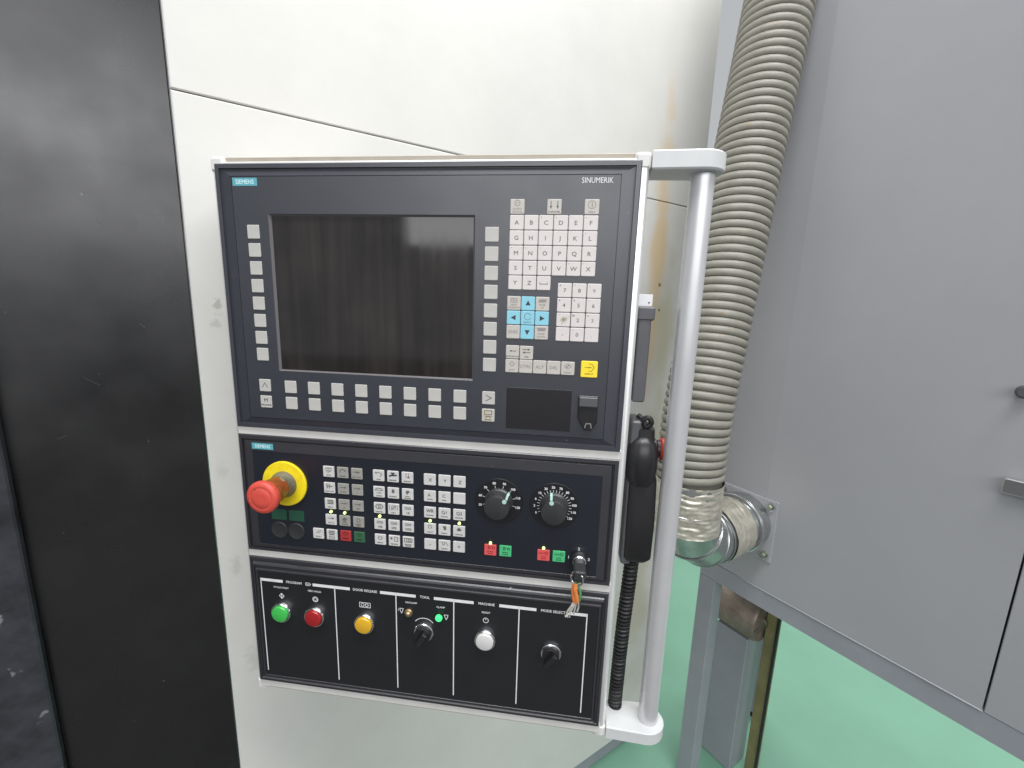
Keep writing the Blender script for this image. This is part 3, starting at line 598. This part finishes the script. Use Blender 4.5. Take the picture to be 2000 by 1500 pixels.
for x, y, m_, c in ((333.4, -453.8, 'kred2', 0), (352.5, -453.4, 'kgrn2', 0), (400.2, -454, 'kred2', 1), (419, -453.8, 'kgrn2', 1)):
    k = key(mc, m_, x, my(y), 15.2, 14.8, .7)
    ic = both(Ln([(-5.4, 3.4), (-3.6, 1.8), (-1.8, 3.4), (0, 1.8), (1, 3.2)], .9), Ar(3.6, 3, 1.7, 0, 360, .9), blur(-2, 3), blur(-4.6, 3.4)) if c else both(Ln([(-.6, 3.4), (2, 3.4)], .8), Ln([(-2.6, 1.6), (-2.6, 5), (-.6, 5), (-.6, 1.6)], .9, True), Ar(4, 3.2, 1.4, 0, 360, .9), blur(-2, 4), blur(-4.6, 3.4))
    legend(k, ic, 'kred' if m_ == 'kred2' else 'kgrn', .76)
for x, y in ((123, -421.6), (141.7, -421.6), (189.1, -421.8), (255.7, -421.8), (293.4, -421.8), (333.4, -444.6), (400, -444.6)):
    MB().lathe([(1.75, -.5), (1.75, .9), (1.2, 1.4), (.3, 1.6)], (x, my(y), 0), 12).build('indicator_led', 'led', mc, smooth=True)
for x in (49.6, 74.3): MB().box(x - 10.6, x + 10.6, my(-439.6), my(-424.8), -.6, .1, .15).build('marker_window', 'green', mc)
for x in (48.9, 72.9): MB().lathe([(11.6, -.6), (11.6, .6), (10.8, 1.0), (9.6, .7)], (x, my(-454), 0), 28).build('blanking_plug', 'knob', mc, smooth=True)
# emergency stop
e = MB().lathe([(30.2, -.5), (30.2, 1.8), (29.4, 2.4), (16.5, 2.4)], (0, 0, 0), 56).build('emergency_stop', 'yellow', mc, (61.4, my(-387.6), 0), smooth=True, label='red mushroom emergency stop on a round yellow plate')
MB().lathe([(17.5, 2.3), (17.5, 5), (16.2, 7.5), (15.4, 12), (15.2, 14)], (0, 0, 0), 40).build('collar', 'stemg', e, smooth=True)
MB().lathe([(14.8, 13), (15.4, 20), (16.2, 28), (17.4, 34), (18.4, 37.5)], (0, 0, 0), 40).build('stem', 'stem', e, smooth=True)
MB().lathe([(17, 36.4), (19.3, 37.0), (20.2, 38.4), (20.4, 42), (19.9, 44.2), (18.6, 45.6), (14, 46.6), (13.4, 46.3), (12.8, 46.7), (6, 47.2), (.5, 47.3)], (0, 0, 0), 48).build('mushroom_cap', 'red', e, smooth=50)
# rotary override switches
def rotary(x, y, labels, a_ptr, ticks, lab):
    d = MB().lathe([(29.4, -.5), (29.4, .5), (28.9, .9), (.3, .9)], (0, 0, 0), 56).build('override_switch', 'dial', mc, (x, my(y), 0), smooth=25, label=lab)
    pr = MB()
    for s_, a in labels: pr.text(s_, 23.9 * cos(radians(a)), 23.9 * sin(radians(a)), 2.9, 1.0, .95, bold=.25)
    for i, a in enumerate(ticks):
        a = radians(a); pr.line([(17.4 * cos(a), 17.4 * sin(a)), (20.6 * cos(a), 20.6 * sin(a))], .55, .98)
    pr.build('scale_print', 'white', d)
    kb = MB().lathe([(17.6, 1), (17.6, 3.6), (16.6, 5.0), (15.9, 6), (15.3, 18.8), (14.6, 20.0), (13.6, 20.3), (.3, 20.3)], (0, 0, 0), 40).build('knob', 'knob', d, smooth=30)
    a = radians(a_ptr); cc, ss = cos(a), sin(a)
    pt = MB(); w = 1.5
    for (r0, z0, r1, z1) in ((18.0, 2.2, 17.7, 5.2), (17.4, 4.9, 16.3, 6.4), (16.35, 6.2, 15.75, 18.9)):
        pt.add([(r0 * cc + w * ss, r0 * ss - w * cc, z0), (r0 * cc - w * ss, r0 * ss + w * cc, z0), (r1 * cc - w * ss, r1 * ss + w * cc, z1), (r1 * cc + w * ss, r1 * ss - w * cc, z1)], [[0, 1, 2, 3]])
    pt.lathe([(2.6, 20.0), (2.6, 20.7), (.2, 20.8)], (13 * cc, 13 * ss, 0), 16)
    pt.build('pointer', 'mint', d)
rotary(342.8, -387.6, [(s_, 195 - 30 * i) for i, s_ in enumerate(('50', '60', '70', '80', '90', '100', '110', '120'))], 45, [195 - 30 * i for i in range(8)], 'spindle override knob pointing to 100')
rotary(410.3, -387.8, [(s_, 205 - 22 * i) for i, s_ in enumerate(('0', '2', '6', '10', '30', '50', '70', '80', '90', '100', '110', '120'))], 103, [205 - 11 * i for i in range(23)], 'feed override knob pointing to 50')
# key switch
ks = MB().lathe([(10.5, -.5), (10.5, 2), (9.8, 3.2), (8.2, 3.4)], (0, 0, 0), 32).build('key_switch', 'black', mc, (443.9, my(-454), 0), smooth=True)
MB().lathe([(8.2, 3), (8.2, 9), (7.2, 10.2), (6.0, 10.2)], (0, 0, 0), 32).build('barrel_ring', 'chrome', ks, smooth=True)
for s_, x, y in (('1', -13, .3), ('2', -1, 12.6), ('3', 11.6, -.4)): MB().text(s_, x, y, 3.6, .1, 1, bold=.2).build('position_mark', 'white', ks)

# key left in the switch, with a twist of wires on its ring
t = thing('switch_key', 'dark headed key in the key switch with orange and green wire scraps dangling', 'key', P(443.9, -454, 10))
MB().lathe([(5.6, .4), (5.6, 6), (5, 7)], (0, 0, 0), 24).build('key_shaft', 'gbox', t, smooth=True)
MB().prism(rrect(14.5, 11, 3, 3, 0, -1), 5, 25, 1.6).build('key_head', 'knob', t, smooth=40)
ring = [(-3 + 8.5 * cos(2 * pi * i / 32) * .8, -6 + 8.5 * sin(2 * pi * i / 32), 22 + 3 * cos(2 * pi * i / 32)) for i in range(33)]
MB().tube(ring, 1.0, 8, cap=False).build('split_ring', 'chrome', t, smooth=True)
for pts, r, m_ in (([(-4, -13, 22), (-4.4, -20, 22), (-2.5, -30, 21), (-1.0, -38, 20)], [2.0, 2.6, 2.8, 2.2], 'orange'), ([(-6, -13, 21), (-6.6, -22, 20), (-5.4, -32, 20), (-4.0, -39, 20)], [1.6, 2.2, 2.4, 1.8], 'orange'),
                   ([(-2, -12, 21), (.8, -20, 21), (2.4, -30, 20), (1.4, -37, 19)], [1.2, 1.5, 1.5, 1.2], 'wgreen'), ([(-4, -12, 20), (-7.4, -24, 18), (-6.2, -36, 18)], [1.2, 1.5, 1.2], 'wgreen')):
    pp = smoothpath(pts, 6); rr = [r[min(int(i / 6), len(r) - 1)] * (1 - (i % 6) / 6) + r[min(int(i / 6) + 1, len(r) - 1)] * (i % 6) / 6 for i in range(len(pp))]
    MB().tube(pp, rr, 10).build('wire_sheath', m_, t, smooth=True)
for pts in ([(-3, -37, 20), (-6, -46, 21), (-9, -52, 21), (-14, -57, 22)], [(-2, -37, 20), (-3, -46, 20), (-4.6, -54, 20)], [(0, -36, 20), (.8, -44, 20), (-.4, -50, 20)], [(-4, -38, 20), (-8.5, -47, 21), (-9, -58, 21)], [(-5, -38, 20), (-7.5, -43, 21), (-12.5, -53, 21), (-11, -58, 22)]):
    MB().tube(smoothpath(pts, 5), 1.25, 7, flat=.5).build('frayed_end', 'frayed', t, smooth=True)

# ================================================================== PUSH BUTTON PANEL
BT = -497.7; BB = -694.5; BH = BT - BB
bp = thing('push_button_panel', 'black push button plate with white section headings and round coloured buttons, lowest of three', 'button panel', P(0, BB, 0))
def by(y): return y - BB
def rb(x, yt, yb_, z): return (x, 483 - x, yb_, BH - yt, z)
MB().loft([rb(0, 0, 0, -6.5), rb(0, 0, 0, -1), rb(1, 1, 1, 0), rb(3.5, 5.0, 4, 0), rb(4.0, 6.0, 4.5, -1.2), rb(5, 7.2, 5, -1.2), rb(5.6, 8.6, 5.6, .9), rb(6.2, 11, 6.2, 1.7), rb(7, 13.6, 7, 1.0), rb(7.4, 15.0, 7.6, -.8), rb(8.0, 17.4, 8.4, -.8), rb(8.6, 18.6, 9, .3), rb(10.6, 20.6, 11, .3), rb(11, 21, 11.4, -.6), rb(11.6, 21.6, 12, -.6)]).build('frame', 'mframe', bp, smooth=25)
MB().loft([rb(10.9, 20.9, 11.3, -.5), rb(11.2, 21.2, 11.6, -.2), rb(11.4, 21.4, 11.8, -.2)], cap=True).build('faceplate', 'bface', bp)
secs = [('PROGRAM', 15.0, 122.3, (47.4, 90.9)), ('DOOR RELEASE', 122.3, 208.2, (144, 186.2)), ('TOOL', 208.2, 286.7, (235.4, 260)), ('MACHINE', 286.7, 372.5, (313.1, 346.6)), ('MODE SELECT', 372.5, 458.2, (394.4, 436.8))]
ZB = -.14
for nm, x0, x1, (g0, g1) in secs:
    yy = by(-531.3)
    for a, c_ in ((x0 + .8, g0), (g1, x1 - .8)): MB().fill([(a, yy - 2.1), (c_, yy - 2.1), (c_, yy + 2.1), (a, yy + 2.1)], ZB).build('heading_bar', 'white', bp)
    pr = MB(); pr.text(nm, (g0 + g1) / 2 - (5.5 if nm == 'PROGRAM' else 0), yy, 3.5, ZB, .95, bold=.15)
    if nm == 'PROGRAM':
        pr.line([(81, yy + 2), (86, yy + 2), (88.4, yy), (86, yy - 2), (81, yy - 2)], .7, ZB, True); pr.line([(82, yy), (86, yy)], .9, ZB + .02)
    pr.build('heading', 'white', bp)
for x in (15.0, 122.3, 208.2, 286.7, 372.5, 458.2):
    MB().fill([(x - .7, by(-676)), (x + .7, by(-676)), (x + .7, by(-529.2)), (x - .7, by(-529.2))], ZB - .01).build('section_line', 'white', bp)
for s_, x, y, c_ in (('CYCLE START', 44.2, -541, 2.6), ('FEED HOLD', 93, -541, 2.6), ('UNCLAMP', 229, -541.6, 2.5), ('CLAMP', 269, -543.5, 2.6), ('READY', 329.5, -543.6, 2.6)):
    MB().text(s_, x, by(y), c_, ZB, .95, bold=.1).build('caption', 'white', bp)
pr = MB(); pr.line([(44.4, by(-553.6) + 4), (44.4 + 3.4, by(-553.6)), (44.4, by(-553.6) - 4), (44.4 - 3.4, by(-553.6))], .9, ZB, True); pr.line([(44.4, by(-553.6) + 3), (44.4, by(-553.6) - 3)], 1.2, ZB + .01); pr.build('symbol', 'white', bp)
pr = MB(); pr.arc(93.6, by(-553), 3.6, 0, 360, 1.1, ZB); pr.arc(93.6, by(-553), 2.0, 0, 360, .6, ZB); pr.build('symbol', 'white', bp)
pr = MB(); pr.line([(157, by(-556.5)), (157, by(-549.5)), (172, by(-549.5)), (172, by(-556.5))], .8, ZB, True); pr.line([(159.5, by(-555)), (159.5, by(-551)), (163, by(-551)), (163, by(-555))], .7, ZB + .02, True); pr.arc(167, by(-553), 2.2, 0, 360, .9, ZB); pr.build('symbol', 'white', bp)
pr = MB(); pr.arc(329.4, by(-555), 3.4, 110, 430, .8, ZB); pr.line([(329.4, by(-551)), (329.4, by(-554.4))], .8, ZB); pr.build('symbol', 'white', bp)
for x in (215.6, 276.6):
    pr = MB(); yy = by(-554.6 if x < 240 else -557); pr.line([(x - 2.4, yy + 3), (x + 2.4, yy + 3), (x + 1.4, yy - 1), (x, yy - 4), (x - 1.4, yy - 1)], .8, ZB, True); pr.line([(x - 4, yy + 2), (x - 4, yy - 1)], .6, ZB); pr.build('symbol', 'white', bp)
pr = MB(); pr.arc(246.6, by(-578), 15.5, 40, 140, 1.0, ZB, 16); pr.build('selector_arc', 'white', bp)
def push(x, y, m_):
    r_ = MB().lathe([(14.6, -.3), (14.6, 3.5), (13.6, 5), (12.4, 5), (12, 3)], (0, 0, 0), 40, cap=False).build('push_button', 'chrome', bp, (x, by(y), 0), smooth=True)
    MB().lathe([(11.7, 1), (11.7, 6.5), (11.0, 7.6), (9.6, 8.0), (.3, 8.4)], (0, 0, 0), 40).build('button_cap', m_, r_, smooth=40)
push(44.0, -577.4, 'btng'); push(92.6, -578.2, 'btnr'); push(164.2, -579.4, 'btny'); push(329.4, -582, 'btnw')
lm = MB().lathe([(5.6, -.3), (5.6, 1.6), (4.8, 2.2)], (0, 0, 0), 24).build('indicator_lamp', 'brass', bp, (225.6, by(-556.2), 0), smooth=True, label='unlit small indicator lamp with worn brass rim')
MB().lathe([(4.4, 1), (4.2, 4), (2.6, 5.6), (.3, 6.1)], (0, 0, 0), 20).build('lens', 'brass', lm, smooth=True)
lm = MB().lathe([(5.6, -.3), (5.6, 1.2), (4.9, 1.6)], (0, 0, 0), 24).build('indicator_lamp', 'black', bp, (267.4, by(-557.4), 0), smooth=True, label='small indicator lamp glowing green')
MB().lathe([(4.6, 1), (4.4, 4), (2.8, 5.8), (.3, 6.3)], (0, 0, 0), 20).build('lens', 'lamp', lm, smooth=True)
for x, y in ((246.6, -582), (415.5, -590)):
    d = MB().lathe([(13.5, -.3), (13.5, 3), (12.6, 4.2), (11, 4.2)], (0, 0, 0), 36).build('selector_switch', 'chrome', bp, (x, by(y), 0), smooth=True)
    sk = MB().lathe([(11, 3), (11, 9), (10.4, 9.6), (.3, 9.6)], (0, 0, 0), 36).build('selector_knob', 'black', d, smooth=30)
    MB().box(-3.2, 3.2, -10.4, 10.4, 9, 18, 1.2).build('selector_grip', 'black', d).rotation_euler.z = radians(-35)

# ================================================================== THINGS ON THE RIGHT SIDE OF THE HOUSING
t = thing('switch_box', 'narrow dark grey plastic box with a white label on the housing side', 'switch box', P(503, -260, -48))
MB().prism(rrect(15, 44, 2.5, 3), 0, 101, 1.5, 'y').build('case', 'gbox', t)
MB().prism(rrect(20, 47, 3, 3, 1), 96, 112, 2, 'y').build('lid', 'gbox', t)
MB().box(7.6, 8.6, 6, 92, -15, 15, .4).build('side_rib', 'gbox', t)
lb = MB().box(-8, 9.6, 112.4, 126, 3, 5.5, .3).build('label_plate', 'label', t)
MB().lathe([(1.0, 0), (1.0, .5)], (5.6, 116.4, 5.5), 10).build('rivet', 'dial', lb)

t = thing('handwheel_pendant', 'black hand-held pendant with red stop button and coiled cable, hanging behind the handle', 'pendant', P(512, -470, -48))
MB().prism(rrect(12, 40, 3, 3, -8), -4, 186, 2, 'y').build('holder_plate', 'gbox', t)
bd = [rrect(w, d, 8, 4, cx) for (w, d, cx) in ((28, 44, 5), (34, 52, 6), (35, 54, 6), (34, 50, 5), (28, 46, 4), (24, 42, 3))]
ys = (2, 8, 60, 110, 132, 176)
m = MB(); n = len(bd[0]); m.add([(q[0], y, -q[1]) for r_, y in zip(bd, ys) for q in r_], [[r * n + i, r * n + (i + 1) % n, (r + 1) * n + (i + 1) % n, (r + 1) * n + i] for r in range(5) for i in range(n)] + [list(range(n))[::-1], [5 * n + i for i in range(n)]])
m.build('body', 'rubber', t, smooth=50)
m = MB(); pro = [(6, 0), (14, 4), (18, 12), (19.5, 26), (19, 42), (16, 56), (10, 64), (2, 67)]
m.lathe(pro, (2, 102, 14), 28, 'y').build('grip_bulge', 'black', t, smooth=True)
MB().lathe([(13, 0), (13, 4), (11, 6), (11, 10)], (15, 148, 4), 28, 'x').build('button_socket', 'black', t, smooth=True)
MB().lathe([(10.5, 9), (14, 11), (14.5, 20), (13, 23), (.4, 24)], (15, 148, 4), 28, 'x').build('stop_button', 'redb', t, smooth=True)
MB().tube(smoothpath([(-4, 172, 8), (-2, 184, 12), (6, 190, 14), (10, 183, 14), (4, 178, 12), (0, 186, 8), (-5, 190, 4)], 6), 3.2, 8).build('hook', 'rubber', t, smooth=True)
cp = smoothpath([(4, 4, 0), (2, -40, 2), (-1, -100, 4), (-3, -170, 6), (-4, -250, 6)], 14)
LL = [0.0]
for a_, b_ in zip(cp[:-1], cp[1:]): LL.append(LL[-1] + (b_ - a_).length)
hel = []; turns = 46
for i in range(turns * 14 + 1):
    d = LL[-1] * i / (turns * 14)
    j = max(q for q in range(len(LL) - 1) if LL[q] <= d + 1e-9); f = (d - LL[j]) / (LL[j + 1] - LL[j]); c_ = cp[j].lerp(cp[j + 1], f); a = 2 * pi * i / 14
    hel.append((c_.x + 7.2 * cos(a), c_.y, c_.z + 7.2 * sin(a)))
MB().tube(hel, 2.6, 6).build('coiled_cable', 'rubber', t, smooth=True)
